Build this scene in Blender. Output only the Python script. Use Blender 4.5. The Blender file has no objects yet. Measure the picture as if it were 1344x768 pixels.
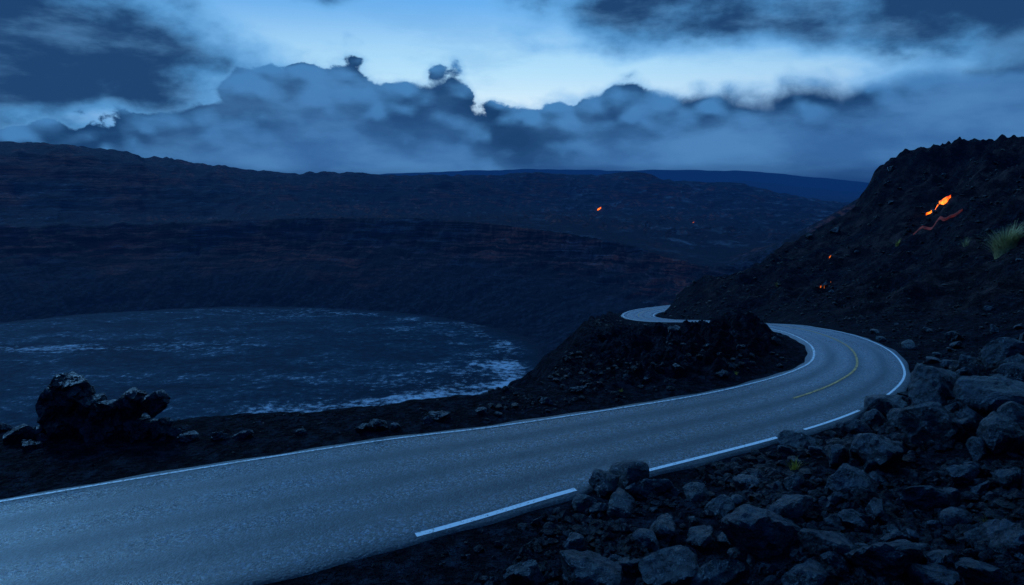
import bpy, bmesh, math, random
import numpy as np
from mathutils import Vector
random.seed(5); rng=np.random.default_rng(5)
scene=bpy.context.scene
scene.view_settings.view_transform='Standard'; scene.view_settings.look='None'; scene.view_settings.exposure=0
F=896.0; HZ=240.0; CX=672.0; CH=10.0
COL=scene.collection
# ------------------------------------------------------------------ helpers
def ss(a,b,x):
    t=np.clip((x-a)/(b-a),0,1); return t*t*(3-2*t)
_perm=rng.permutation(512); _perm=np.concatenate([_perm,_perm]); _ang=rng.random(512)*2*math.pi
_gx=np.cos(_ang); _gy=np.sin(_ang)
def perlin(x,y,seed=0):
    x=x+seed*17.31; y=y+seed*7.77
    xi=np.floor(x).astype(np.int64); yi=np.floor(y).astype(np.int64); xf=x-xi; yf=y-yi
    u=xf*xf*xf*(xf*(xf*6-15)+10); v=yf*yf*yf*(yf*(yf*6-15)+10)
    def g(ix,iy,dx,dy):
        h=_perm[(_perm[ix&511]+iy)&511]; return _gx[h]*dx+_gy[h]*dy
    a=g(xi,yi,xf,yf); b=g(xi+1,yi,xf-1,yf); c=g(xi,yi+1,xf,yf-1); d=g(xi+1,yi+1,xf-1,yf-1)
    return (a+(b-a)*u)+((c+(d-c)*u)-(a+(b-a)*u))*v
def mesh_obj(name,verts,faces,mat,parent=None,smooth=True,props=None):
    me=bpy.data.meshes.new(name)
    verts=np.asarray(verts,dtype=np.float32); faces=np.asarray(faces,dtype=np.int32)
    n=faces.shape[1]
    me.vertices.add(len(verts)); me.vertices.foreach_set('co',verts.ravel())
    me.loops.add(faces.size); me.loops.foreach_set('vertex_index',faces.ravel())
    me.polygons.add(len(faces)); me.polygons.foreach_set('loop_start',np.arange(0,faces.size,n,dtype=np.int32))
    me.polygons.foreach_set('use_smooth',np.full(len(faces),smooth,dtype=bool))
    me.update(calc_edges=True); me.validate()
    if mat: me.materials.append(mat)
    ob=bpy.data.objects.new(name,me); COL.objects.link(ob)
    if parent: ob.parent=parent
    for k,v in (props or {}).items(): ob[k]=v
    return ob
# ------------------------------------------------------------------ node helpers
class NT:
    def __init__(s,nt,dim='3D'): s.nt=nt; s.dim=dim; nt.nodes.clear()
    def n(s,t,**k):
        nd=s.nt.nodes.new(t)
        for a,b in k.items(): setattr(nd,a,b)
        return nd
    def put(s,sock,v):
        if v is None: return
        if isinstance(v,bpy.types.NodeSocket): s.nt.links.new(v,sock)
        else: sock.default_value=v
    def m(s,op,a,b=None,c=None,clamp=False):
        nd=s.n('ShaderNodeMath',operation=op); nd.use_clamp=clamp
        s.put(nd.inputs[0],a); s.put(nd.inputs[1],b); s.put(nd.inputs[2],c); return nd.outputs[0]
    def step(s,a,b,x,t='SMOOTHSTEP'):
        nd=s.n('ShaderNodeMapRange',interpolation_type=t); s.put(nd.inputs[0],x); s.put(nd.inputs[1],a); s.put(nd.inputs[2],b); return nd.outputs[0]
    def mr(s,x,a,b,c,d):
        nd=s.n('ShaderNodeMapRange')
        for i,v in enumerate((x,a,b,c,d)): s.put(nd.inputs[i],v)
        return nd.outputs[0]
    def xyz(s,x,y,z):
        nd=s.n('ShaderNodeCombineXYZ'); s.put(nd.inputs[0],x); s.put(nd.inputs[1],y); s.put(nd.inputs[2],z); return nd.outputs[0]
    def noise(s,vec,scale,detail=5,rough=.55,dist=0,out=0):
        nd=s.n('ShaderNodeTexNoise',noise_dimensions=s.dim); s.put(nd.inputs['Vector'],vec); nd.inputs['Scale'].default_value=scale
        nd.inputs['Detail'].default_value=detail; nd.inputs['Roughness'].default_value=rough; nd.inputs['Distortion'].default_value=dist
        return nd.outputs[out]
    def vor(s,vec,scale,feature='F1',out=0,smooth=None,detail=0):
        nd=s.n('ShaderNodeTexVoronoi',feature=feature,voronoi_dimensions=s.dim); s.put(nd.inputs['Vector'],vec); nd.inputs['Scale'].default_value=scale
        if smooth is not None: nd.inputs['Smoothness'].default_value=smooth
        nd.inputs['Detail'].default_value=detail
        return nd.outputs[out]
    def mix(s,f,a,b):
        nd=s.n('ShaderNodeMix',data_type='RGBA'); s.put(nd.inputs[0],f)
        s.put(nd.inputs[6],(*a,1) if isinstance(a,tuple) and len(a)==3 else a)
        s.put(nd.inputs[7],(*b,1) if isinstance(b,tuple) and len(b)==3 else b); return nd.outputs[2]
    def vm(s,op,a,b=None):
        nd=s.n('ShaderNodeVectorMath',operation=op); s.put(nd.inputs[0],a); s.put(nd.inputs[1],b); return nd.outputs[1] if op in('LENGTH','DOT_PRODUCT','DISTANCE') else nd.outputs[0]
    def vs(s,a,k):
        nd=s.n('ShaderNodeVectorMath',operation='SCALE'); s.put(nd.inputs[0],a); nd.inputs['Scale'].default_value=k; return nd.outputs[0]
    def curve(s,x,pts,x0,x1,y0,y1):
        t=s.mr(x,x0,x1,0.,1.); nd=s.n('ShaderNodeFloatCurve'); s.put(nd.inputs['Value'],t)
        c=nd.mapping.curves[0]; P=[((a-x0)/(x1-x0),(b-y0)/(y1-y0)) for a,b in pts]
        c.points[0].location=P[0]; c.points[1].location=P[-1]
        for p in P[1:-1]: c.points.new(*p)
        nd.mapping.update(); return s.mr(nd.outputs[0],0.,1.,y0,y1)
def new_mat(name):
    m=bpy.data.materials.new(name); m.use_nodes=True; return m,NT(m.node_tree)
def finish(t,col,rough,bump=None,bstr=.5,bdist=.1,spec=.5,haze=True,bumps=None):
    p=t.n('ShaderNodeBsdfPrincipled'); t.put(p.inputs['Base Color'],col); t.put(p.inputs['Roughness'],rough)
    t.put(p.inputs['Specular IOR Level'],spec)
    prev=None
    for (h,st,di) in (bumps or ([(bump,bstr,bdist)] if bump is not None else [])):
        b=t.n('ShaderNodeBump'); t.put(b.inputs['Height'],h); b.inputs['Strength'].default_value=st; b.inputs['Distance'].default_value=di
        if prev: t.put(b.inputs['Normal'],prev)
        prev=b.outputs[0]
    if prev: t.put(p.inputs['Normal'],prev)
    o=t.n('ShaderNodeOutputMaterial')
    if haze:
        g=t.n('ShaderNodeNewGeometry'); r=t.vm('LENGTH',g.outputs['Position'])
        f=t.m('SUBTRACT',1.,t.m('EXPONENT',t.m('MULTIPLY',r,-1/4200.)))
        e=t.n('ShaderNodeEmission'); e.inputs[0].default_value=(.003,.029,.135,1)  # air haze painted into the surface as blue emission, stronger with distance
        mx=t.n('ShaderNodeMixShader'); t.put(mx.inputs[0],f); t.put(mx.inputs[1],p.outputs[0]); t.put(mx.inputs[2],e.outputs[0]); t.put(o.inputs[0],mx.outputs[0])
    else: t.put(o.inputs[0],p.outputs[0])
    return p
# ------------------------------------------------------------------ materials
def mat_ground():
    m,t=new_mat('lava_ground'); g=t.n('ShaderNodeNewGeometry'); P=g.outputs['Position']
    sp=t.n('ShaderNodeSeparateXYZ'); t.put(sp.inputs[0],P); r=t.vm('LENGTH',P)
    n1=t.noise(P,.05,5,.6); n2=t.noise(P,1.6,6,.7); nm=t.noise(P,.38,6,.72)
    base=t.mix(t.step(.42,.70,n2),(.0022,.004,.0085),(.024,.036,.058))
    # scree streaks run diagonally down the hill
    dg=t.n('ShaderNodeMapping'); dg.inputs['Rotation'].default_value=(0,0,-.9); dg.inputs['Scale'].default_value=(.25,1.4,.5); t.put(dg.inputs[0],P)
    sn=t.noise(dg.outputs[0],.11,5,.65)
    brown=t.mix(t.step(.42,.66,nm),(.006,.006,.009),(.085,.060,.062))
    right=t.step(24.,40.,sp.outputs[0])
    base=t.mix(t.m('MULTIPLY',t.m('MULTIPLY',t.step(.40,.58,sn),.9),right),base,brown)
    zz=t.m('ADD',t.m('MULTIPLY',sp.outputs[2],.22),t.m('MULTIPLY',n1,1.5))
    sv=t.noise(t.xyz(t.m('MULTIPLY',sp.outputs[0],.009),t.m('MULTIPLY',sp.outputs[1],.009),zz),2.4,6,.72)
    far=t.step(130.,300.,r)
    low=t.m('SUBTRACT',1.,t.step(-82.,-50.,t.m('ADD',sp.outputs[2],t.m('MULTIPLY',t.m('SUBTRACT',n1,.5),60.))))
    rust=t.noise(P,.011,4,.6)
    strat=t.mix(t.step(.44,.62,sv),(.0022,.005,.011),(.028,.042,.070))
    strat=t.mix(t.m('MULTIPLY',t.m('MULTIPLY',t.step(.45,.6,sv),t.step(.44,.58,rust)),.85),strat,(.19,.042,.026))
    strat=t.mix(t.m('MULTIPLY',t.step(.60,.72,sv),.8),strat,(.15,.175,.22))
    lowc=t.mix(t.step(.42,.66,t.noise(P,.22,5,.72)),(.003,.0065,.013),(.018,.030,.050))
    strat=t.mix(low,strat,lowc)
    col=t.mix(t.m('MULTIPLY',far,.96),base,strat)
    slope=t.n('ShaderNodeSeparateXYZ'); t.put(slope.inputs[0],g.outputs['Normal'])
    flat=t.step(.95,.99,slope.outputs[2])
    pn=t.noise(t.xyz(sp.outputs[0],t.m('MULTIPLY',sp.outputs[1],.6),0.),.016,8,.75)
    pa=t.m('MULTIPLY',t.m('MULTIPLY',flat,t.step(480.,650.,r)),t.step(.50,.68,pn))
    col=t.mix(t.m('MULTIPLY',flat,t.step(400.,500.,r)),col,(.008,.014,.026))
    plateau=t.step(-60.,100.,sp.outputs[0])
    col=t.mix(t.m('MULTIPLY',t.m('MULTIPLY',pa,.75),plateau),col,(.14,.18,.24))
    near=t.m('SUBTRACT',1.,t.step(160.,320.,r))
    b1=t.m('ADD',n2,t.m('MULTIPLY',t.vor(P,4.5),.4))
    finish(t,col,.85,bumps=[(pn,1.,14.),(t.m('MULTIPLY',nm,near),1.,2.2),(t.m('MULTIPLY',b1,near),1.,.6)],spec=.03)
    return m
def mat_rock(name,dark=1.):
    m,t=new_mat(name); oi=t.n('ShaderNodeObjectInfo'); g=t.n('ShaderNodeNewGeometry')
    P=g.outputs['Position']
    n=t.noise(P,2.2,6,.7); n2=t.noise(P,11.,4,.72)
    c=t.mix(t.step(.38,.72,n),(.0016*dark,.0034*dark,.007*dark),(.012*dark,.023*dark,.042*dark))
    c=t.mix(t.m('MULTIPLY',t.step(.57,.7,n2),.5),c,(.036*dark,.062*dark,.10*dark))
    c=t.mix(t.m('MULTIPLY',oi.outputs['Random'],.4),c,(.002,.003,.005))
    b=t.m('ADD',n,t.m('MULTIPLY',t.vor(t.vm('ADD',P,t.vs(n2,.15)),3.4),.35))
    p=finish(t,c,t.mr(n2,.3,.7,.20,.44),bumps=[(b,1.,.3),(n2,.75,.05)],spec=.5 if dark==1. else .12,haze=False)
    p.inputs['Specular Tint'].default_value=(.35,.68,1.,1)
    return m
def mat_asphalt():
    m,t=new_mat('asphalt'); g=t.n('ShaderNodeNewGeometry'); P=g.outputs['Position']
    sp=t.n('ShaderNodeSeparateXYZ'); t.put(sp.inputs[0],P)
    v=t.vor(P,14.); vc=t.vor(P,14.,out=1); n=t.noise(P,.35,4,.6); n2=t.noise(P,22.,3,.8)
    sc=t.n('ShaderNodeSeparateColor'); t.put(sc.inputs[0],vc)
    c=t.mix(t.step(.62,1.,sc.outputs[0]),(.005,.009,.016),(.15,.195,.26))
    c=t.mix(t.m('MULTIPLY',t.step(.42,.62,n),.25),c,(.006,.009,.014))
    hb=t.m('ADD',t.m('MULTIPLY',v,-.7),t.m('MULTIPLY',n2,.8))
    at=t.n('ShaderNodeAttribute',attribute_name='lat')
    la=t.m('ADD',at.outputs['Fac'],t.m('MULTIPLY',t.m('SUBTRACT',n,.5),.16))
    tr=t.m('COSINE',t.m('MULTIPLY',la,12.566))
    far_sheen=t.step(28.,56.,t.m('ADD',sp.outputs[1],t.m('MULTIPLY',n,8.)))
    c=t.mix(t.m('MULTIPLY',far_sheen,.8),c,(.23,.28,.34))  # sky sheen on the bend and far loop painted as paler asphalt
    c=t.mix(t.m('MULTIPLY',t.mr(tr,-1.,1.,.0,.85),t.mr(far_sheen,0.,1.,1.,.35)),c,(.004,.007,.012))
    ro=t.m('ADD',t.m('ADD',t.mr(n,.3,.7,.34,.44),t.m('MULTIPLY',tr,.14)),t.m('MULTIPLY',t.m('SUBTRACT',sc.outputs[1],.5),.3))
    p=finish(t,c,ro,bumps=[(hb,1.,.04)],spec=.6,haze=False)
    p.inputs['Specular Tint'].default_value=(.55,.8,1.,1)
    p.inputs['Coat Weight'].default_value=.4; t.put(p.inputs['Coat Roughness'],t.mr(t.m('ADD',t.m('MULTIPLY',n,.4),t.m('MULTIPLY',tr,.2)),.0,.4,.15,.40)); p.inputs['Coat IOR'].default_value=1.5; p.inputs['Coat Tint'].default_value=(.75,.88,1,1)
    b=t.n('ShaderNodeBump'); t.put(b.inputs['Height'],n2); b.inputs['Strength'].default_value=.7; b.inputs['Distance'].default_value=.016; t.put(p.inputs['Coat Normal'],b.outputs[0])
    return m
def mat_paint(name,col,wear=.45):
    m,t=new_mat(name); g=t.n('ShaderNodeNewGeometry'); P=g.outputs['Position']
    n=t.noise(P,9.,6,.75)
    c=t.mix(t.step(wear,wear+.12,n),tuple(x*.25 for x in col),col)
    finish(t,c,.5,bump=t.noise(P,20.,3),bstr=.4,bdist=.02,haze=False); return m
def mat_floor():
    m,t=new_mat('crater_floor'); g=t.n('ShaderNodeNewGeometry'); P=g.outputs['Position']
    sp=t.n('ShaderNodeSeparateXYZ'); t.put(sp.inputs[0],P); x,y=sp.outputs[0],sp.outputs[1]
    ex=t.m('DIVIDE',t.m('ADD',x,200.),215.); ey=t.m('DIVIDE',t.m('SUBTRACT',y,380.),170.)
    e=t.m('SQRT',t.m('ADD',t.m('MULTIPLY',ex,ex),t.m('MULTIPLY',ey,ey)))
    wn=t.noise(P,.016,4,.6,out=1); W=t.vm('ADD',P,t.vs(t.vm('SUBTRACT',wn,(.5,.5,.5)),70.))
    st=t.n('ShaderNodeMapping'); st.inputs['Rotation'].default_value=(0,0,-.6); st.inputs['Scale'].default_value=(.5,1.6,1); t.put(st.inputs[0],W)
    n=t.noise(st.outputs[0],.040,9,.75); n2=t.noise(P,.28,6,.78)
    def blob(cx,cy,sx,sy):
        a=t.m('DIVIDE',t.m('SUBTRACT',x,cx),sx); b=t.m('DIVIDE',t.m('SUBTRACT',y,cy),sy)
        return t.m('EXPONENT',t.m('MULTIPLY',t.m('ADD',t.m('MULTIPLY',a,a),t.m('MULTIPLY',b,b)),-1.))
    wob_=t.m('MULTIPLY',t.m('SUBTRACT',wn.node.outputs[0],.5),.4)
    rr_=t.m('DIVIDE',t.m('SUBTRACT',t.m('ADD',e,wob_),.93),.04); ring=t.m('EXPONENT',t.m('MULTIPLY',t.m('MULTIPLY',rr_,rr_),-1.))
    r2_=t.m('DIVIDE',t.m('SUBTRACT',t.m('ADD',e,wob_),.80),.03); ring2=t.m('EXPONENT',t.m('MULTIPLY',t.m('MULTIPLY',r2_,r2_),-1.))
    rs=t.step(-150.,-40.,x)
    bias=t.m('ADD',t.m('ADD',t.m('MULTIPLY',t.m('MULTIPLY',ring,rs),.10),t.m('MULTIPLY',t.m('MULTIPLY',ring2,rs),.07)),t.m('SUBTRACT',t.m('MULTIPLY',ring,.02),.03))
    for (a,b,c,d,wt) in ((-40,305,44,40,.20),(-8,380,20,40,.05),(-290,412,80,8,.22),(-210,425,40,6,.08),(-150,525,60,12,.12),(-100,262,60,14,.13),(-60,440,30,12,.06),(-14,345,24,34,.06),(-90,300,40,10,.12)):
        bias=t.m('ADD',bias,t.m('MULTIPLY',blob(a,b,c,d),wt))
    dn=t.m('ADD',t.m('ADD',n,bias),t.m('MULTIPLY',t.m('SUBTRACT',n2,.5),1.0))
    f=t.m('MULTIPLY',t.step(.57,.86,dn),t.m('SUBTRACT',1.,t.step(.97,1.03,t.m('ADD',e,t.m('MULTIPLY',wob_,.3)))))
    base=t.mix(t.step(.36,.66,t.m('ADD',n,t.m('MULTIPLY',t.m('SUBTRACT',n2,.5),.7))),(.002,.014,.028),(.018,.060,.095))
    base=t.mix(t.step(.93,1.03,t.m('ADD',e,t.m('MULTIPLY',t.m('SUBTRACT',n2,.5),.12))),base,(.006,.012,.022))
    c=t.mix(f,base,(.58,.67,.78))
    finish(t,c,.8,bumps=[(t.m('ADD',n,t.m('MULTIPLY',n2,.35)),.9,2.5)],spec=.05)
    return m
def mat_lava(name,strength,wx=1.,g_=.22):
    m,t=new_mat(name); g=t.n('ShaderNodeNewGeometry'); P=g.outputs['Position']
    h=t.noise(P,1.1*wx,5,.7)
    c=t.mix(t.step(.40,.62,h),(.9,.06,.0),(1.,g_,.015))
    p=t.n('ShaderNodeBsdfPrincipled'); p.inputs['Base Color'].default_value=(.01,.007,.007,1); p.inputs['Roughness'].default_value=.8
    t.put(p.inputs['Emission Color'],c); t.put(p.inputs['Emission Strength'],t.m('MULTIPLY',t.step(.22,.55,h),strength))
    o=t.n('ShaderNodeOutputMaterial'); t.put(o.inputs[0],p.outputs[0]); return m
def mat_plain(name,a,b,scale=3.):
    m,t=new_mat(name); g=t.n('ShaderNodeNewGeometry'); n=t.noise(g.outputs['Position'],scale,3)
    finish(t,t.mix(t.step(.35,.65,n),a,b),.7,haze=False,spec=.3); return m
M_G=mat_ground(); M_R=mat_rock('basalt_rock'); M_RUB=mat_rock('basalt_rubble',.9); M_A=mat_asphalt(); M_W=mat_paint('white_paint',(.85,.87,.9),.34); M_WF=mat_paint('worn_white_paint',(.8,.82,.85),.40); M_Y=mat_paint('yellow_paint',(.8,.45,.12),.44)
M_F=mat_floor()
# ------------------------------------------------------------------ road centreline
def PV(px,py,d): return ((px-CX)/F*d, d, CH-(py-HZ)/F*d)
ctrl=[(-75,-18,0,4.4),(-55,-6,0,4.3),(-38,4.5,0,4.2),(-24,12.3,0,4.1),(-14.1,17.9,0,4.0),(-4.4,22.7,0,3.75),(1.1,25.3,0,3.15),(9.1,29.2,0,2.75),(13.5,31.9,0,2.6),(16.7,34.6,0,2.4),(18.9,37.4,0,2.25),(20.4,41.3,0,2.15)]
for px,py,d,hw in ((1080,440,48,2.2),(1040,430.5,56,2.3),(1002,425.5,65,2.4),(925,422,88,2.6),(862,420,106,2.7),(838,415,121,2.7),(848,408.5,137,2.6),(880,403.5,156,2.5),(915,399.5,178,2.5),(960,397,205,2.5)):
    x,y,z=PV(px,py,d); ctrl.append((x,y,z,hw))
ctrl=np.array(ctrl,float)
def catmull(P,per=24):
    Q=np.vstack([2*P[0]-P[1],P,2*P[-1]-P[-2]]); out=[]
    for i in range(1,len(Q)-2):
        t=np.linspace(0,1,per,endpoint=False)[:,None]; a,b,c,d=Q[i-1],Q[i],Q[i+1],Q[i+2]
        out.append(.5*((2*b)+(c-a)*t+(2*a-5*b+4*c-d)*t**2+(3*b-a-3*c+d)*t**3))
    out.append(P[-1:]); return np.vstack(out)
RC=catmull(ctrl)
tan=np.gradient(RC[:,:2],axis=0); tan/=np.linalg.norm(tan,axis=1)[:,None]; RN=np.stack([-tan[:,1],tan[:,0]],1)
RS=np.concatenate([[0],np.cumsum(np.linalg.norm(np.diff(RC[:,:2],axis=0),axis=1))])
RCs=RC[::2]
def road_dist(x,y):
    D=np.full(x.shape,1e9); Z=np.zeros(x.shape)
    idx=np.where((x>-90)&(x<110)&(y>-40)&(y<260))[0]
    for s in range(0,len(idx),20000):
        ii=idx[s:s+20000]
        d2=(x[ii][:,None]-RCs[None,:,0])**2+(y[ii][:,None]-RCs[None,:,1])**2
        j=d2.argmin(1); D[ii]=np.sqrt(d2[np.arange(len(ii)),j])-RCs[j,3]
        w=1/(d2+.3)**3; Z[ii]=(w*RCs[None,:,2]).sum(1)/w.sum(1)
    return D,Z
# ------------------------------------------------------------------ terrain control points
CP=[]
def V(px,py,d): CP.append(PV(px,py,d))
def Z(px,z,d): CP.append(((px-CX)/F*d,d,z))
for px in (-1500,-600,-200,100,400,650):
    for d in (4,9,15,20,25,30,45,90,200): Z(px,0,d)
for px in (800,950):
    for d in (4,9,14,): Z(px,0,d)
Z(700,.1,19);Z(800,.25,20.5);Z(900,.4,21);Z(950,.2,23)
for px,py,d in ((1050,700,17.5),(1100,768,15),(1200,768,14.5),(1344,768,13.5),(1200,650,19.5),(1344,640,18),(1100,600,23),(1180,560,26),(1250,560,24),(1344,540,23),(1344,480,28.5),(1250,500,29),(1200,512,31)): V(px,py,d)
Z(1800,5,15);Z(1800,7,28);Z(2600,6,15);Z(2600,16,40);Z(1500,3,14);Z(1500,4,28)
for px,py,d in ((1215,478,37.5),(1260,468,37.5),(1344,455,38),(1190,455,44),(1150,438,51),(1100,425,59),(1050,420,68),(1000,418,79),(940,414,96),(905,409,112),
  (1300,425,46),(1344,400,50),(1200,415,57),(1344,340,68),(1250,370,70),(1200,355,85),(1344,265,95),(1250,300,100),(1140,385,85),(1100,385,93),(1150,340,112),(1100,356,118),(1000,387,108),(1050,370,115),(940,397,116),
  (1250,246,128),(1344,234,118),(1344,199,132),(1290,203,134),(1262,211,136),(1220,220,140),(1170,230,146),(1170,278,134),(1143,248,150),(1132,290,140),(1118,280,156),(1085,305,150),(1036,334,144),(976,366,138),(918,385,131),(890,401,127)): V(px,py,d)
Z(1344,6,165);Z(1250,0,175);Z(1168,-6,180);Z(1120,-11,185);Z(1040,-18,180);Z(980,-20,172);Z(920,-20,175);Z(1700,20,75);Z(1700,32,135);Z(2200,30,90);Z(2200,40,200);Z(1700,18,230);Z(1344,-8,240);Z(1150,-20,240)
for px,py,d in ((760,515,32.5),(772,482,40),(792,452,48),(818,434,54),(870,444,51),(925,437,49),(962,424,48),(1000,429,46.5),(1030,442,44),(900,498,34.3),(980,474,37.5),(1022,460,40),(850,476,40),(900,459,44),(950,442,45)): V(px,py,d)
Z(870,-8,70);Z(840,-9.5,85);Z(805,-10.5,100);Z(930,-6.4,64);Z(1000,-4.0,57)
for px,py,d in ((1180,240,430),(1125,264,430),(1060,306,425),(1000,338,420),(950,358,420)): V(px,py,d)
Z(1125,-35,320);Z(1060,-40,310);Z(1125,-45,600);Z(1300,-30,420)
for px,l in {-1500:((300,600),(190,800)),-600:((300,600),(190,800)),-200:((298,600),(292,690),(200,820),(196,900)),0:((300,620),(292,700),(202,850),(197,900)),85:((298,640),(291,720),(204,880),(198,930)),180:((296,660),(287,780),(219,930),(214,980)),280:((292,680),(281,860),(232,1040),(227,1100)),
   450:((287,690),(276,1030),(238,1250),(231,1350)),580:((289,690),(275,1150),(239,1380),(233,1550)),700:((300,640),(284,850),(271,1350),(237,1560),(230,1750)),845:((325,560),(290,850),(273,1400),(236,1640),(230,1850)),872:((238,1850),),960:((343,520),(295,900),(270,1400),(243,1850)),1030:((258,1850),),1085:((300,900),(268,1850))}.items():
    for py,d in l: V(px,py,d)
for px in (1200,1500): Z(px,-50,900);Z(px,-60,1800)
for px in (-1500,-300,0,300,600,900,1200,1600,2600):
    Z(px,-110,3200);Z(px,-150,8000);Z(px,-150,20000);Z(px,-150,46000)
CP=np.array(CP)
cu=np.arctan2(CP[:,0],CP[:,1]); cr=np.hypot(CP[:,0],CP[:,1]); cv=np.log(cr)*.35; ct=CP[:,2]/cr
def K(du,dv): return np.sqrt(du*du+dv*dv+.012**2)
A=K(cu[:,None]-cu[None],cv[:,None]-cv[None])+np.eye(len(cu))*-1e-4
n=len(cu); A2=np.zeros((n+1,n+1)); A2[:n,:n]=A; A2[:n,n]=1; A2[n,:n]=1
wts=np.linalg.solve(A2,np.append(ct,0))
gu=np.linspace(-1.35,1.35,540); gv=np.linspace(math.log(2.5),math.log(47000),520)
GU,GV=np.meshgrid(gu,gv,indexing='ij'); GT=np.full(GU.shape,wts[n])
for i in range(n): GT+=wts[i]*K(GU-cu[i],GV*.35-cv[i])
def bil(G,fu,fv):
    i=np.clip(np.floor(fu).astype(int),0,G.shape[0]-2); j=np.clip(np.floor(fv).astype(int),0,G.shape[1]-2); a=fu-i; b=fv-j
    return G[i,j]*(1-a)*(1-b)+G[i+1,j]*a*(1-b)+G[i,j+1]*(1-a)*b+G[i+1,j+1]*a*b
kphi=np.array([-180,-120,-68,-65,-63,-60,-56,-45,0,25,78,120,180.]); kval=np.array([72,72,72,72.5,78,83,91,86,66,62,79,79,72.])
rphi=np.array([-180,-120,-68.1,-67.07,-66.35,-65.5,-65.2,-64.1,-63.2,-60.7,-56.8,-55,-50,-40,0,25,78,120,180.]); rval=np.array([1.85,2.1,2.235,2.247,2.253,2.25,2.242,2.185,2.13,1.99,1.84,1.78,1.68,1.6,1.6,1.68,1.8,1.75,1.85])
def terr(z,st,k):
    q=z/st; f=np.floor(q); u=q-f; return st*(f+ss(.5-k,.5+k,u))
def rdg(n_): return 1-2.6*np.abs(n_)
def surface(x,y):
    r=np.hypot(x,y); th=np.arctan2(x,y)
    fu=(np.clip(th,-1.34,1.34)+1.35)/2.7*539; fv=(np.log(np.maximum(r,2.6))-gv[0])/(gv[-1]-gv[0])*519
    O=bil(GT,fu,fv)*r
    ex=(x+200)/215; ey=(y-380)/170; e=np.hypot(ex,ey); ph=np.degrees(np.arctan2(ey,ex))
    far=ss(120,350,r)
    er=np.interp(ph,rphi,rval)+.06*perlin(ph*.08,e*0+3.3,4)*far+.030*perlin(ph*.3,e*0+1.3,5)*far+.018*perlin(ph*.9,e*0+1.3,6)*far+.006*perlin(x*.15,y*.15,9)*(1-far)-.007*ss(30,10,x)*ss(60,40,y)
    kk=np.interp(ph,kphi,kval)
    wp=.5*perlin(x*.02,y*.02,3)
    gul=perlin(ph*.30+wp,e*1.0,5); gul2=rdg(perlin(ph*.8+wp,e*1.2,6)); gul3=rdg(perlin(ph*2.3+wp*3,e*2.8,7))
    mid=ss(1.02,1.25,e)
    ew=e+far*mid*(.035*gul+.013*gul2+.007*gul3)+ss(1.35,1.0,e)*(.034*perlin(x/28,y/28,61)+.018*perlin(x/9,y/9,62))-.03*ss(-75,-50,ph)*ss(60,20,ph)*ss(1.5,1.1,e)
    W=-90+kk*(ew-1)+300*np.maximum(0,ew-er)
    q=np.clip((ew-1)/np.maximum(er-1,.1),0,1); W=W-far*16*np.sin(math.pi*q)*q*q*.9
    nf=ss(-66.5,-63.5,ph)*ss(-40,-50,ph); W=W-nf*(1-.6*far)*20*np.sin(math.pi*q)*q
    up=ss(.5,.8,q)*far; off=7*gul+6*perlin(x*.012,y*.012,29)
    W=W*(1-.5*up)+.5*up*(terr(W+off+200,9,.22)-off-200)
    D,rz=road_dist(x,y)
    fe=ss(640,760,r)*ss(2600,2200,r)
    o2=16*perlin(th*5,r*.0012,21)+8*perlin(th*22,r*.004,24)
    O=O+fe*(.25*(terr(O+o2+400,17,.24)-o2-400-O)+ r*.0048*rdg(perlin(th*17+.4*perlin(th*40,r*.01,26),r*.004,22)) + r*.0024*rdg(perlin(th*52,r*.012,23))-.0025*r)
    m=ss(.5,7,D); rough=np.zeros_like(x)
    for i,lam in enumerate((120,60,30,15,7,3.4,1.7,.85,.42)):
        vis=ss(.004,.010,lam/np.maximum(r,1))*ss(.30,.12,lam/np.maximum(r,1) if lam>4 else 0*r)
        if vis.max()<=0: continue
        nn=perlin(x/lam,y/lam,i+11)
        rough+=vis*lam*(.12*rdg(nn)-.04 if lam>2 else .18*nn)*np.where(lam>40,.35,1)
    hill=ss(0,1,(O-1)/6)*ss(30,50,r)*ss(400,250,r)
    hz=ss(24,40,x)*ss(45,75,r)*ss(300,220,r)
    mound=np.exp(-((x-13.2)/10)**4-((y-42)/10)**4)
    verge=ss(12,2,x)*ss(60,40,r)
    amp=(.40+.45*hill+.65*hz+.5*mound-.28*verge)*(1-.5*ss(350,600,r))
    rib=rdg(perlin((x*.8+y*.6)/34,(y*.8-x*.6)/7,41)); crag=rdg(perlin(x/10,y/10,42)); crag2=rdg(perlin(x/4.5,y/4.5,43)); crag3=rdg(perlin(x/2.1,y/2.1,45))
    O=O+rough*m*amp*np.where(r>2600,.2,1)+m*hz*(1.1*rib+(.5*crag2+.35*crag3)*ss(-.2,.4,perlin(x/25,y/25,44))-.7)+m*hill*ss(6,12,O)*(1.1*np.maximum(crag,-.5)+.8*crag2+.3*crag3-1.1)
    O=O+ss(.6,3.0,D)*mound*(.42*rdg(perlin(x/4.,y/4.,51))+.6*rdg(perlin(x/1.9,y/1.9,52))+.42*rdg(perlin(x/.9,y/.9,53))+.22*rdg(perlin(x/.45,y/.45,54))-.55)
    W=W+rough*(.35+.9*nf*(1-far))*mid*ss(.5,4,D)
    W=np.where((e>er+.35)&(far<.01)|(e>er+.6),1e4,W)
    k=np.clip(r*.010,.25,7); k=np.where(r<100,np.clip(r*.007,.25,2),k); h=np.clip(.5+.5*(O-W)/k,0,1); z=O*(1-h)+W*h-k*h*(1-h)
    z=np.maximum(z,-92.)
    z=z+.07*perlin(x/.5,y/.5,31)*ss(.25,1.2,D)*ss(90,40,r)
    f=ss(3.0,.55,D)*mound+ss(4.0,.55,D)*(1-mound)
    z=z*(1-f)+(rz-.07)*f
    return z,D,e,er
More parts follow.
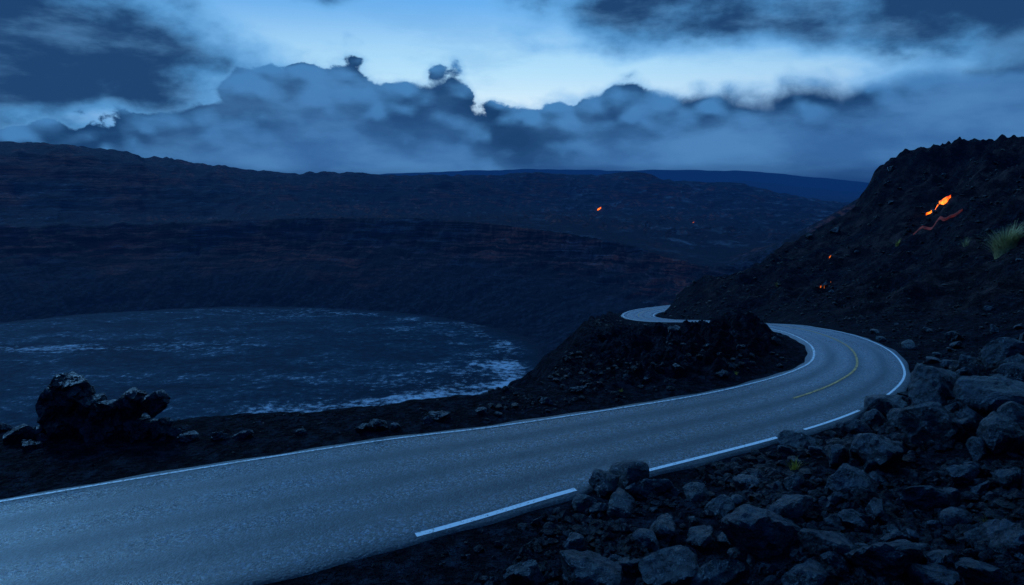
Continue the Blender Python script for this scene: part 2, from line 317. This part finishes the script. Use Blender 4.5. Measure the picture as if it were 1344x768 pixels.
def cols():
    a=np.linspace(-.70,.70,1040); b=np.linspace(.70,math.pi,110)[1:]
    return np.concatenate([-b[::-1],a,b])
rows=np.concatenate([np.geomspace(2.6,12,24,endpoint=False),np.geomspace(12,60,310,endpoint=False),np.geomspace(60,300,260,endpoint=False),np.geomspace(300,2500,350,endpoint=False),np.geomspace(2500,45000,40)])
TH=cols(); TT,RR=np.meshgrid(TH,rows,indexing='ij'); X=RR*np.sin(TT); Y=RR*np.cos(TT)
zz,DD,EE,ER=surface(X.ravel(),Y.ravel()); ZZ=zz.reshape(X.shape); DDg=DD.reshape(X.shape); INg=(EE-ER).reshape(X.shape)
nc,nr=X.shape
vid=np.arange(nc*nr).reshape(nc,nr)
f=np.stack([vid[:-1,:-1],vid[:-1,1:],vid[1:,1:],vid[1:,:-1]],-1).reshape(-1,4)[:,::-1]
verts=np.stack([X.ravel(),Y.ravel(),ZZ.ravel()],1)
gobj=mesh_obj('ground',verts,f,M_G,props={'kind':'structure'})
if gobj.data.polygons[len(f)//2].normal.z<0: gobj.data.flip_normals()
lrows=np.log(rows)
def hgt(x,y,G=None):
    G=ZZ if G is None else G
    x=np.atleast_1d(np.asarray(x,float)); y=np.atleast_1d(np.asarray(y,float))
    fu=np.interp(np.arctan2(x,y),TH,np.arange(nc)); fv=np.interp(np.log(np.maximum(np.hypot(x,y),2.6)),lrows,np.arange(nr)); return bil(G,fu,fv)
def hit(px,py,d0=11.,d1=2400.):
    d=np.geomspace(d0,d1,5000); x=(px-CX)/F*d; z=CH-(py-HZ)/F*d; h=hgt(x,d); k=np.where(h>=z)[0]
    i=k[0] if len(k) else len(d)-1
    return float(x[i]),float(d[i]),float(h[i])
# ------------------------------------------------------------------ crater floor
nph=160; ring=[]
for e in np.linspace(0,1.14,12)[1:]:
    a=np.linspace(0,2*math.pi,nph,endpoint=False); ring.append(np.stack([-200+215*e*np.cos(a),380+170*e*np.sin(a),np.full(nph,-90.)],1))
fv_=np.vstack(ring); fq=[]
for i in range(len(ring)-1):
    for j in range(nph):
        k=(j+1)%nph; fq.append((i*nph+j,(i+1)*nph+j,(i+1)*nph+k,i*nph+k))
me_floor=mesh_obj('crater_floor',fv_,fq,M_F,props={'kind':'structure'})
bm=bmesh.new(); bm.from_mesh(me_floor.data); bm.verts.ensure_lookup_table(); bm.faces.new([bm.verts[j] for j in range(nph)]); bm.to_mesh(me_floor.data); bm.free()
# ------------------------------------------------------------------ road
wob=lambda s,k: .05*np.sin(s*.9+k)+.04*np.sin(s*2.3+k*2)
lat=np.array([-1,-.97,-.8,-.6,-.4,-.2,0,.2,.4,.6,.8,.97,1]); rv=[]; la=[]
for i in range(len(RC)):
    hw=RC[i,3]+.38
    for j,l in enumerate(lat):
        o=l*hw+(wob(RS[i],l*3) if abs(l)>.9 else 0); zc=RC[i,2]+.035*(1-l*l)
        rv.append((RC[i,0]+RN[i,0]*o,RC[i,1]+RN[i,1]*o,zc-(.0 if abs(l)<1 else .10))); la.append(l)
nl=len(lat); rf=[(i*nl+j,i*nl+j+1,(i+1)*nl+j+1,(i+1)*nl+j) for i in range(len(RC)-1) for j in range(nl-1)]
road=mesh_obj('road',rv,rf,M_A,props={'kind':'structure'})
if road.data.polygons[100].normal.z<0: road.data.flip_normals()
at=road.data.attributes.new('lat','FLOAT','POINT'); at.data.foreach_set('value',np.array(la,dtype=np.float32))
def stripe(name,off,width,s0,s1,mat):
    S=np.arange(s0,s1,.35); v=[];fc=[]
    for q,s in enumerate(S):
        c=np.array([np.interp(s,RS,RC[:,k]) for k in range(4)]); nx=np.interp(s,RS,RN[:,0]); ny=np.interp(s,RS,RN[:,1])
        o=off(c[3])
        for k in (-.5,.5):
            oo=o+k*width; l=oo/(c[3]+.38); v.append((c[0]+nx*oo,c[1]+ny*oo,c[2]+.035*(1-l*l)+.012))
        if q: fc.append((2*q-2,2*q-1,2*q+1,2*q))
    ob=mesh_obj(name,v,fc,mat,parent=road)
    if ob.data.polygons[0].normal.z<0: ob.data.flip_normals()
    return ob
def s_at(x,y): return RS[((RC[:,0]-x)**2+(RC[:,1]-y)**2).argmin()]
sA=s_at(-3.6,21.5); sC=s_at(9.0,29.2); sD=s_at(10.4,30.); sE=s_at(14,32); sEnd=RS[-1]
stripe('edge_line',lambda h:h,.12,0,sEnd,M_WF)
stripe('edge_line',lambda h:-h,.21,sA-.3,sA+5.4,M_W)
stripe('edge_line',lambda h:-h,.17,sA+5.9,sC+.3,M_W)
stripe('edge_line',lambda h:-h,.13,sD,sE,M_W)
stripe('edge_line',lambda h:-h,.11,sE+.5,sEnd,M_W)
stripe('centre_line',lambda h:.0,.12,sE-1,sEnd,M_Y)
# ------------------------------------------------------------------ rocks
def rock_mesh(name,seed,sub,mat,squash=(1,.85,.7),npl=13,smooth=True,nz=.06,chipa=.045,sharp=22):
    R=np.random.default_rng(seed); bm=bmesh.new(); bmesh.ops.create_icosphere(bm,subdivisions=sub,radius=1)
    me=bpy.data.meshes.new(name); bm.to_mesh(me); bm.free()
    co=np.empty(len(me.vertices)*3); me.vertices.foreach_get('co',co); co=co.reshape(-1,3); d=co/np.linalg.norm(co,axis=1)[:,None]
    wd=d+.13*np.stack([perlin(d[:,0]*1.7+seed,d[:,1]*1.7+d[:,2],40+k) for k in range(3)],1)
    N=R.normal(size=(npl,3)); N/=np.linalg.norm(N,axis=1)[:,None]; c=R.uniform(.54,.95,npl)
    q=c[None]/np.maximum(wd@N.T,.05)
    rr=-np.log(np.exp(-sharp*np.minimum(q,3)).sum(1)+math.exp(-sharp*1.2))/sharp
    N2=R.normal(size=(npl*5,3)); N2/=np.linalg.norm(N2,axis=1)[:,None]
    cell=(wd@N2.T).argmax(1); rr=rr*(1+R.uniform(-chipa,chipa*.6,npl*5)[cell])
    f=2.6
    for o in range(4):
        rr=rr+nz/(o+1)*(perlin(d[:,0]*f+seed,d[:,1]*f+d[:,2]*f*.7,o)+perlin(d[:,2]*f-seed,d[:,0]*f*.6-d[:,1]*f,o+5)); f*=2.1
    co=d*rr[:,None]*np.array(squash); me.vertices.foreach_set('co',co.ravel().astype(np.float32)); me.materials.append(mat)
    me.polygons.foreach_set('use_smooth',np.full(len(me.polygons),smooth,dtype=bool)); me.update()
    if smooth: me.set_sharp_from_angle(angle=math.radians(28))
    return me
RM=[rock_mesh('rock_mesh',s,4,M_R,(1,R_,Q_),npl) for s,R_,Q_,npl in ((1,.85,.8,12),(2,.8,.85,10),(3,.9,.7,14),(4,.8,.9,11),(5,.95,.8,16),(6,.75,.75,12),(7,.85,.85,9),(8,.9,.85,13),(9,.8,.8,10),(10,.85,.7,15),(11,.7,.8,11),(12,.9,.75,12))]
RJ=[rock_mesh('jagged_mesh',s,5,M_R,(1,R_,Q_),npl,nz=.08,chipa=.11,sharp=50) for s,R_,Q_,npl in ((21,.85,.9,12),(22,.8,1.,10),(23,.9,.8,14),(24,.85,1.05,11))]
def rock(x,y,z,size,kind='boulder',zs=1.,lab=None,grp='dark lava boulders beside the road',sink=.25,cat='rock',tilt=.4,pool=None):
    ob=bpy.data.objects.new(kind,random.choice(pool or RM)); COL.objects.link(ob)
    ob.location=(x,y,z+size*(.5-sink)*zs); ob.rotation_euler=(random.uniform(-tilt,tilt),random.uniform(-tilt,tilt),random.uniform(0,6.28))
    k=size*random.uniform(.92,1.06); ob.scale=(k,k*random.uniform(.8,1.1),k*zs)
    ob['label']=lab or 'angular dark basalt boulder lying on black rubble'; ob['category']=cat; ob['group']=grp; return ob
big=[(1232,530,94,.95),(1312,535,84,.9),(1325,478,56,.9),(1228,582,84,.85),(1315,585,80,.75),(1155,612,86,.75),(1165,543,54,.7),(1285,600,40,.8),(1150,560,38,.8),(1190,560,46,.8),(1270,560,44,.8),(1275,500,52,.8),
(775,768,100,.75),(690,764,54,.75),(880,758,90,.6),(1000,722,95,.85),(1085,726,66,.8),(1165,748,110,.6),(1320,715,74,.7),(1225,768,80,.5),(1300,768,80,.5),(940,768,80,.5),
(822,636,62,.95),(790,645,50,.85),(853,652,56,.7),(772,668,40,.7),(818,668,62,.6),(1110,650,62,.7),(1210,670,74,.8),(1262,632,42,.8),(910,652,42,.6),(945,672,46,.6),(1040,676,54,.7),(1075,600,30,.7),(1045,640,40,.7),(980,640,40,.7),(1150,680,50,.7),(1260,690,50,.7),(1325,640,50,.8),(1120,575,40,.8),(1060,768,70,.5),(1340,560,46,.9),(1340,505,46,.9),(1300,470,34,.9),(870,700,44,.7),(850,720,40,.6),(920,712,50,.6)]
for px,py,w,zs in big:
    x,y,z=hit(px,py); rock(x,y,z,w*.50/F*y,zs=min(1.15,zs*1.3))
for px,py,w,zs,dd in ((74,552,44,.95,0),(104,550,48,1.,.1),(88,526,46,1.,.2),(97,506,38,1.,.3),(132,552,44,.9,0),(162,548,46,.95,.1),(190,548,44,.95,.1),(203,528,32,.9,.15),(178,530,36,.9,.2),(146,534,36,1.,.2),(116,530,38,1.,.15),(64,540,34,1.,.1),(150,564,28,.6,-.2),(214,554,30,.9,0),(78,500,26,1.,.25),(52,560,28,.8,-.1),(108,514,28,1,.2),(232,563,20,.7,0),(90,566,40,.8,-.1),(120,568,40,.8,-.1),(180,566,42,.8,-.1),(208,568,34,.8,-.1),(40,568,24,.8,0),(70,518,28,1.,.2),(128,540,26,1.,-.1),(166,528,22,1.,.1),(66,572,30,.8,-.2),(150,548,26,.9,-.2)):
    y=26.9+dd; x=(px-CX)/F*y; z=CH-(py+10-HZ)/F*y
    if py>546: z=min(z,float(hgt(x,y)[0]))
    rock(x,y,z,w*.58/F*y,kind='outcrop_rock',zs=zs,lab='jagged black lava rock stacked on the crater rim',grp='jagged lava rocks piled at the crater rim',sink=.08,tilt=.6,pool=RJ)
for px,py,w in ((577,550,30),(562,554,18),(497,562,36),(475,565,22),(520,563,20),(632,543,20),(715,530,18),(248,577,30),(285,577,22),(320,574,26),(20,577,40),(5,565,30),(40,588,28),(395,570,16),(760,514,22),(655,547,14)):
    x,y,z=hit(px,py); rock(x,y,z,w*.5/F*y,zs=.75,lab='small black lava rock on the gravel verge',grp='small lava rocks along the crater edge',pool=RJ)
def scatter(n,pxr,pyr,smin,smax,dmin,lab,grp,kind='rock',pool=None,sink=.25):
    c=0;tries=0
    while c<n and tries<n*30:
        tries+=1; px=rng.uniform(*pxr); py=rng.uniform(*pyr)
        x,y,z=hit(px,py); D=hgt(x,y,DDg)[0]; I=hgt(x,y,INg)[0]
        if D<dmin or (y<180 and I<-.01 and x<30) or y>250: continue
        w=smin+(smax-smin)*rng.random()**2.2; rock(x,y,z,w*.5/F*y,kind=kind,zs=rng.uniform(.7,1.05),lab=lab,grp=grp,pool=pool,sink=sink); c+=1
scatter(110,(700,1344),(560,768),14,42,.9,'dark basalt rock half buried in black rubble','loose basalt rocks on the rubble slope')
scatter(45,(1120,1344),(430,560),12,32,.7,'dark basalt rock half buried in black rubble','loose basalt rocks on the rubble slope')
scatter(14,(765,1030),(430,500),10,24,1.4,'rough lava rock on the mound beside the bend','lava rocks covering the roadside mound',pool=RJ,sink=.5)
scatter(24,(900,1344),(220,440),5,16,1.5,'rough lava rock on the hillside','lava rocks scattered over the hillside',pool=RJ,sink=.45)
bases=[rock_mesh('tmp',40+i,2 if i<3 else 1,M_RUB,(1,.85,.7),9,False) for i in range(6)]
bd=[]
for me in bases:
    co=np.empty(len(me.vertices)*3); me.vertices.foreach_get('co',co); fc=np.array([p.vertices[:] for p in me.polygons]); bd.append((co.reshape(-1,3),fc)); bpy.data.meshes.remove(me)
def rubble(name,n,az,rr_,s0,s1,dmin,pw,lab):
    u=rng.uniform(az[0],az[1],n); r=np.exp(rng.uniform(math.log(rr_[0]),math.log(rr_[1]),n)); x=r*np.sin(u); y=r*np.cos(u)
    D=hgt(x,y,DDg); I=hgt(x,y,INg); z=hgt(x,y)
    prob=np.clip((D-dmin)/1.6,0,1)*np.clip(.35+1.9*perlin(x/2.2,y/2.2,71)+.8*perlin(x/14,y/14,72)+.2,.04,1)
    crater_side=(y>24+.45*x)&(x<19)&(y<60)
    prob=np.where(crater_side,prob*.3,prob)
    ok=(rng.random(n)<prob)&~((x<30)&(I<-.004)); x,y,z,r,cs=x[ok],y[ok],z[ok],r[ok],crater_side[ok]
    V_=[];F_=[];o=0
    for i in range(len(x)):
        b=bd[rng.integers(0,3) if rng.random()<.35 else rng.integers(3,6)]; s=r[i]*(s0+(s1-s0)*rng.random()**pw)*(.6 if cs[i] else 1); a=rng.uniform(0,6.28); c_,s_=math.cos(a),math.sin(a)
        co=b[0]*s*np.array([1,rng.uniform(.7,1.1),rng.uniform(.6,1.1)]); xx=co[:,0]*c_-co[:,1]*s_; yy=co[:,0]*s_+co[:,1]*c_
        V_.append(np.stack([xx+x[i],yy+y[i],co[:,2]+z[i]+s*.2],1)); F_.append(b[1]+o); o+=len(co)
    mesh_obj(name,np.vstack(V_),np.vstack(F_),M_RUB,smooth=False,props={'kind':'stuff','label':lab,'category':'rubble'})
rubble('gravel',40000,(-.05,.72),(14,42),.0012,.013,.45,2.8,'loose black volcanic gravel and stones by the road')
rubble('gravel',14000,(-.72,.2),(18,36),.0008,.005,.45,3.,'fine black volcanic gravel on the crater side verge')
rubble('gravel',16000,(.05,.72),(36,160),.0006,.004,.8,3.,'loose lava stones covering the hillside')
# ------------------------------------------------------------------ lava
def lava(name,pts,w_px,mat,lab,lift=.3,ni=34,nj=7,kt=1.4):
    tp_=np.linspace(0,len(pts)-1,18); pp=np.array(pts,float)
    P=np.array([hit(np.interp(a,range(len(pts)),pp[:,0]),np.interp(a,range(len(pts)),pp[:,1])) for a in tp_])
    P[:,1]=np.convolve(np.pad(P[:,1],2,'edge'),np.ones(5)/5,'valid'); P[:,0]=np.convolve(np.pad(P[:,0],2,'edge'),np.ones(5)/5,'valid')
    tt=np.linspace(0,len(P)-1,ni)
    C_=np.stack([np.interp(tt,range(len(P)),P[:,k]) for k in range(3)],1); w=w_px/F*C_[:,1].mean()
    v=[]
    for i in range(ni):
        t=i/(ni-1); ww=w*(.06+abs(math.sin(math.pi*t**kt))**.8)*(1+.22*math.sin(t*19)+.14*math.sin(t*33))*.5
        for j in range(nj):
            q=(j/(nj-1)-.5)*2; x=C_[i,0]+q*ww*.55; y=C_[i,1]+q*ww*.9; g_=hgt(x,y)[0]
            v.append((x,y,g_+lift*(1-.8*q*q)))
    fc=[(i*nj+j,i*nj+j+1,(i+1)*nj+j+1,(i+1)*nj+j) for i in range(ni-1) for j in range(nj-1)]
    return mesh_obj(name,v,fc,mat,props={'label':lab,'category':'lava'})
ML=mat_lava('molten_lava',2.8); ML2=mat_lava('cooling_lava',.05,1.,.08); ML3=mat_lava('distant_lava',2.2,.2); ML4=mat_lava('ember_lava',.8)
lava('lava_flow',[(1214,285),(1234,269),(1249,259)],10,ML,'bright orange molten lava streak on the dark hillside',.45)
lava('lava_trail',[(1266,277),(1196,309)],5,ML2,'dull red cooling lava trail on the hillside',.3,kt=1.)
lava('lava_flow',[(1091,372),(1083,376),(1076,379)],3.5,ML4,'small orange lava trickle between hillside rocks',.3)
lava('lava_flow',[(1091,337),(1088,340)],3,ML4,'small glowing lava vent on the hillside',.3)
lava('lava_vent',[(789,274),(786,276),(784,277)],4,ML3,'small glowing lava vent on the crater plateau',3.5)
lava('lava_vent',[(911,292),(909,293)],1.6,ML4,'tiny glowing lava vent on the plateau',1.)
# ------------------------------------------------------------------ plants
def tuft(px,py,size_px,nb,mat,lab,name='grass_tuft',cat='grass'):
    x0,y0,z0=hit(px,py); S=size_px/F*y0; v=[];fc=[]
    for b in range(nb):
        a=random.uniform(0,6.28); rr=random.random()**.5*.34*S; bx=x0+math.cos(a)*rr; by=y0+math.sin(a)*rr; L=S*random.uniform(.4,1.); lean=random.uniform(.1,.7)*(.4+rr/(.34*S)); w=S*.012
        zb=hgt(bx,by)[0]; o=len(v)
        for k in range(5):
            t=k/4; px_=bx+math.cos(a)*lean*L*t*t; py_=by+math.sin(a)*lean*L*t*t; z_=zb-.03+L*(t-.28*lean*t*t); ww=w*(1-t*.9)
            v+= [(px_-math.sin(a)*ww,py_+math.cos(a)*ww,z_),(px_+math.sin(a)*ww,py_-math.cos(a)*ww,z_)]
            if k: fc.append((o+2*k-2,o+2*k-1,o+2*k+1,o+2*k))
    ob=mesh_obj(name,v,fc,mat,smooth=False,props={'label':lab,'category':cat}); return ob
MG=mat_plain('dry_grass',(.30,.28,.12),(.60,.54,.26)); MY=mat_plain('mossy_plant',(.5,.42,.05),(.75,.6,.08))
tuft(1320,330,36,800,MG,'pale straw grass tussock growing on the dark hillside')
tuft(1268,322,12,80,MG,'small grass clump on the hillside')
for px,py,s in ((1297,690,16),(1043,616,18),(862,748,12),(966,492,6),(815,514,6),(935,600,9),(1178,322,8),(1020,376,6)):
    tuft(px,py,s,60,MY,'small yellow green plant among lava stones','small_plant','plant')
# ------------------------------------------------------------------ distant hills
def ridge(pts,d,name,base):
    v=[];fc=[];pxs=np.arange(pts[0][0],pts[-1][0],4.); py=np.interp(pxs,[p[0] for p in pts],[p[1] for p in pts])
    for i,(px,q) in enumerate(zip(pxs,py)):
        q+=1.6*perlin(np.array([px/45.]),np.array([d*.001]),3)[0]+.8*perlin(np.array([px/13.]),np.array([.5]),4)[0]
        for (dd,fr) in ((d*.8,0),(d*.9,.55),(d,1),(d*1.25,0)):
            z=base+(CH+(HZ-q)/F*d-base)*fr; v.append(((px-CX)/F*dd,dd,z))
        if i:
            for k in range(3): a=(i-1)*4+k; fc.append((a,a+1,a+5,a+4)[::-1])
    return mesh_obj(name,v,fc,M_DH,props={'kind':'structure'})
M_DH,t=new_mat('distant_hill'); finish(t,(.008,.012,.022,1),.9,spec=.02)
ridge([(300,234),(480,229),(600,224),(700,222),(800,224),(900,223),(1000,226),(1080,233),(1140,240),(1300,236),(1700,240)],11000,'distant_hills',-160)
ridge([(800,244),(900,240),(980,238),(1060,246),(1130,252),(1300,250)],6500,'distant_hills',-160)
# ------------------------------------------------------------------ sky
w=bpy.data.worlds.new('World'); scene.world=w; w.use_nodes=True; t=NT(w.node_tree,'2D')
tc=t.n('ShaderNodeTexCoord'); sp=t.n('ShaderNodeSeparateXYZ'); t.put(sp.inputs[0],tc.outputs['Generated']); x,y,z=sp.outputs
az=t.m('ARCTAN2',x,y); te=t.m('DIVIDE',z,t.m('MAXIMUM',t.m('SQRT',t.m('ADD',t.m('MULTIPLY',x,x),t.m('MULTIPLY',y,y))),.02))
te=t.m('MINIMUM',te,4.)
def AE(px,py):
    a=math.atan((px-CX)/F); return a,(HZ-py)/F*math.cos(a)
def C(k,ox,oy=0.): return t.xyz(t.m('ADD',az,ox),t.m('ADD',t.m('MULTIPLY',te,k),oy),0.)
q=C(1.25,0.)
wn=t.noise(q,6.,4,.6,out=1); qw=t.vm('ADD',q,t.vs(t.vm('SUBTRACT',wn,(.5,.5,.5)),.05))
va=t.vor(qw,9.,'SMOOTH_F1',smooth=.55); vb=t.vor(qw,22.,'SMOOTH_F1',smooth=.5); nc_=t.noise(qw,24.,6,.6)
qu=t.vm('ADD',qw,(.004,.018,0)); va2=t.vor(qu,9.,'SMOOTH_F1',smooth=.55); vb2=t.vor(qu,22.,'SMOOTH_F1',smooth=.5)
pf=t.m('ADD',t.m('ADD',t.m('MULTIPLY',t.m('SUBTRACT',.40,va),.6),t.m('MULTIPLY',t.m('SUBTRACT',.36,vb),.45)),t.m('MULTIPLY',t.m('SUBTRACT',nc_,.5),.40))
rel=t.m('ADD',t.m('SUBTRACT',va2,va),t.m('MULTIPLY',t.m('SUBTRACT',vb2,vb),.45))
rightc=t.step(.16,.42,az)
top=[(-400,110),(-200,150),(0,174),(60,170),(130,166),(165,152),(210,134),(250,118),(300,106),(345,96),(380,82),(420,76),(455,80),(490,94),(545,104),(575,96),(605,110),(640,138),(668,152),(720,138),(780,114),(830,104),(865,112),(940,122),(1020,116),(1100,108),(1180,96),(1240,82),(1300,68),(1344,54),(1600,20),(2200,-60)]
tp=[AE(a,b) for a,b in top]; bt=t.curve(az,tp,tp[0][0],tp[-1][0],-.1,.4)
depth=t.m('SUBTRACT',bt,te)
dens=t.m('ADD',depth,t.m('MULTIPLY',pf,t.mr(rightc,0.,1.,.085,.045)))
soft=t.noise(C(1.3,4.),6.,4,.55)
bank=t.step(0.,1.,t.m('DIVIDE',t.m('ADD',dens,.006),t.m('ADD',t.mr(soft,.35,.65,.005,.018),t.m('MULTIPLY',rightc,.02))))
veil=t.step(-.022,.010,dens)
clear=t.mix(t.step(.07,.18,te),(.80,.92,.98),(.44,.74,.97)); clear=t.mix(t.step(.16,.28,te),clear,(.13,.42,.86)); clear=t.mix(t.step(.3,1.2,te),clear,(.010,.12,.48))
glow=t.m('EXPONENT',t.m('MULTIPLY',t.m('POWER',t.m('DIVIDE',t.m('SUBTRACT',az,-.04),.72),2.),-1.))
clear=t.mix(t.m('MULTIPLY',t.m('SUBTRACT',1.,glow),.85),clear,(.09,.32,.70))
def G(px,py,sx,sy):
    a0,e0=AE(px,py); a=t.m('DIVIDE',t.m('SUBTRACT',az,a0),sx/F); b=t.m('DIVIDE',t.m('SUBTRACT',te,e0),sy/F)
    return t.m('EXPONENT',t.m('MULTIPLY',t.m('ADD',t.m('MULTIPLY',a,a),t.m('MULTIPLY',b,b)),-1.))
bias=None
for a,b,sx,sy,wt in ((30,40,170,74,.50),(-150,60,250,120,.35),(890,0,210,54,.46),(1270,6,210,60,.44),(430,-10,90,28,.26),(1060,45,130,22,.12),(620,45,60,14,.14),(720,62,50,10,.12),(430,40,230,60,-.26),(650,60,160,60,-.10),(850,98,170,20,-.12),(80,150,120,16,-.26)):
    v=t.m('MULTIPLY',G(a,b,sx,sy),wt); bias=v if bias is None else t.m('ADD',bias,v)
un=t.noise(C(1.8,3.),2.8,5,.5); un2=t.noise(C(1.7,5.),9.,6,.56)
ud=t.m('ADD',t.m('ADD',un,bias),t.m('MULTIPLY',t.m('SUBTRACT',un2,.5),.28))
sky=t.mix(t.m('MULTIPLY',t.step(.44,.60,ud),.6),clear,(.16,.45,.84))
up=t.step(.52,.74,ud)
upcol=t.mix(t.step(.54,.96,t.m('ADD',ud,t.m('MULTIPLY',t.m('SUBTRACT',un2,.5),.5))),(.085,.30,.62),(.014,.058,.165))
sky=t.mix(up,sky,upcol)
thin=t.m('MULTIPLY',t.step(.46,.70,t.noise(C(3.,9.),4.,6,.6)),.32)
sky=t.mix(thin,sky,(.15,.41,.77))
sky=t.mix(t.m('MULTIPLY',veil,.65),sky,(.13,.38,.74))
bn=t.noise(C(2.6,1.),4.,6,.55)
hs=t.m('ADD',t.m('ADD',t.m('MULTIPLY',pf,.4),t.m('MULTIPLY',bn,.9)),t.m('MULTIPLY',rel,1.1))
head=t.mix(t.step(.28,.78,hs),(.010,.050,.150),(.060,.215,.48))
fog=t.mix(t.step(.3,.7,t.m('ADD',bn,t.m('MULTIPLY',rel,.12))),(.036,.130,.335),(.072,.222,.48))
bc=t.mix(t.step(.0,t.mr(rightc,0.,1.,.12,.06),t.m('ADD',depth,t.m('MULTIPLY',t.m('SUBTRACT',bn,.5),.12))),head,fog)
belt=t.m('SUBTRACT',1.,t.step(-.004,.036,t.m('ADD',te,t.m('MULTIPLY',t.m('SUBTRACT',t.noise(C(5.,2.),4.,4,.5),.5),.05))))
bc=t.mix(t.m('MULTIPLY',belt,.88),bc,(.006,.038,.155))
sky=t.mix(bank,sky,bc)
back=t.step(1.1,1.6,t.m('ABSOLUTE',az))
sky=t.mix(t.m('MULTIPLY',back,.85),sky,(.007,.055,.25))
b1=t.n('ShaderNodeBackground'); t.put(b1.inputs[0],sky); b1.inputs[1].default_value=1.
o=t.n('ShaderNodeOutputWorld'); t.put(o.inputs[0],b1.outputs[0])
w.cycles.sampling_method='MANUAL'; w.cycles.sample_map_resolution=512
L=bpy.data.lights.new('sun','SUN'); L.energy=1.2; L.angle=math.radians(12); L.color=(.22,.56,1.); lo=bpy.data.objects.new('sun',L); COL.objects.link(lo)
dv=Vector((.6,-.70,-.62)); lo.rotation_euler=dv.to_track_quat('-Z','Y').to_euler()
# ------------------------------------------------------------------ camera
cam=bpy.data.cameras.new('camera'); cam.lens=24; cam.sensor_width=36; cam.shift_y=-144/1344; cam.clip_start=.1; cam.clip_end=100000
co=bpy.data.objects.new('camera',cam); COL.objects.link(co); co.location=(0,0,CH); co.rotation_euler=(math.radians(90),0,0); scene.camera=co
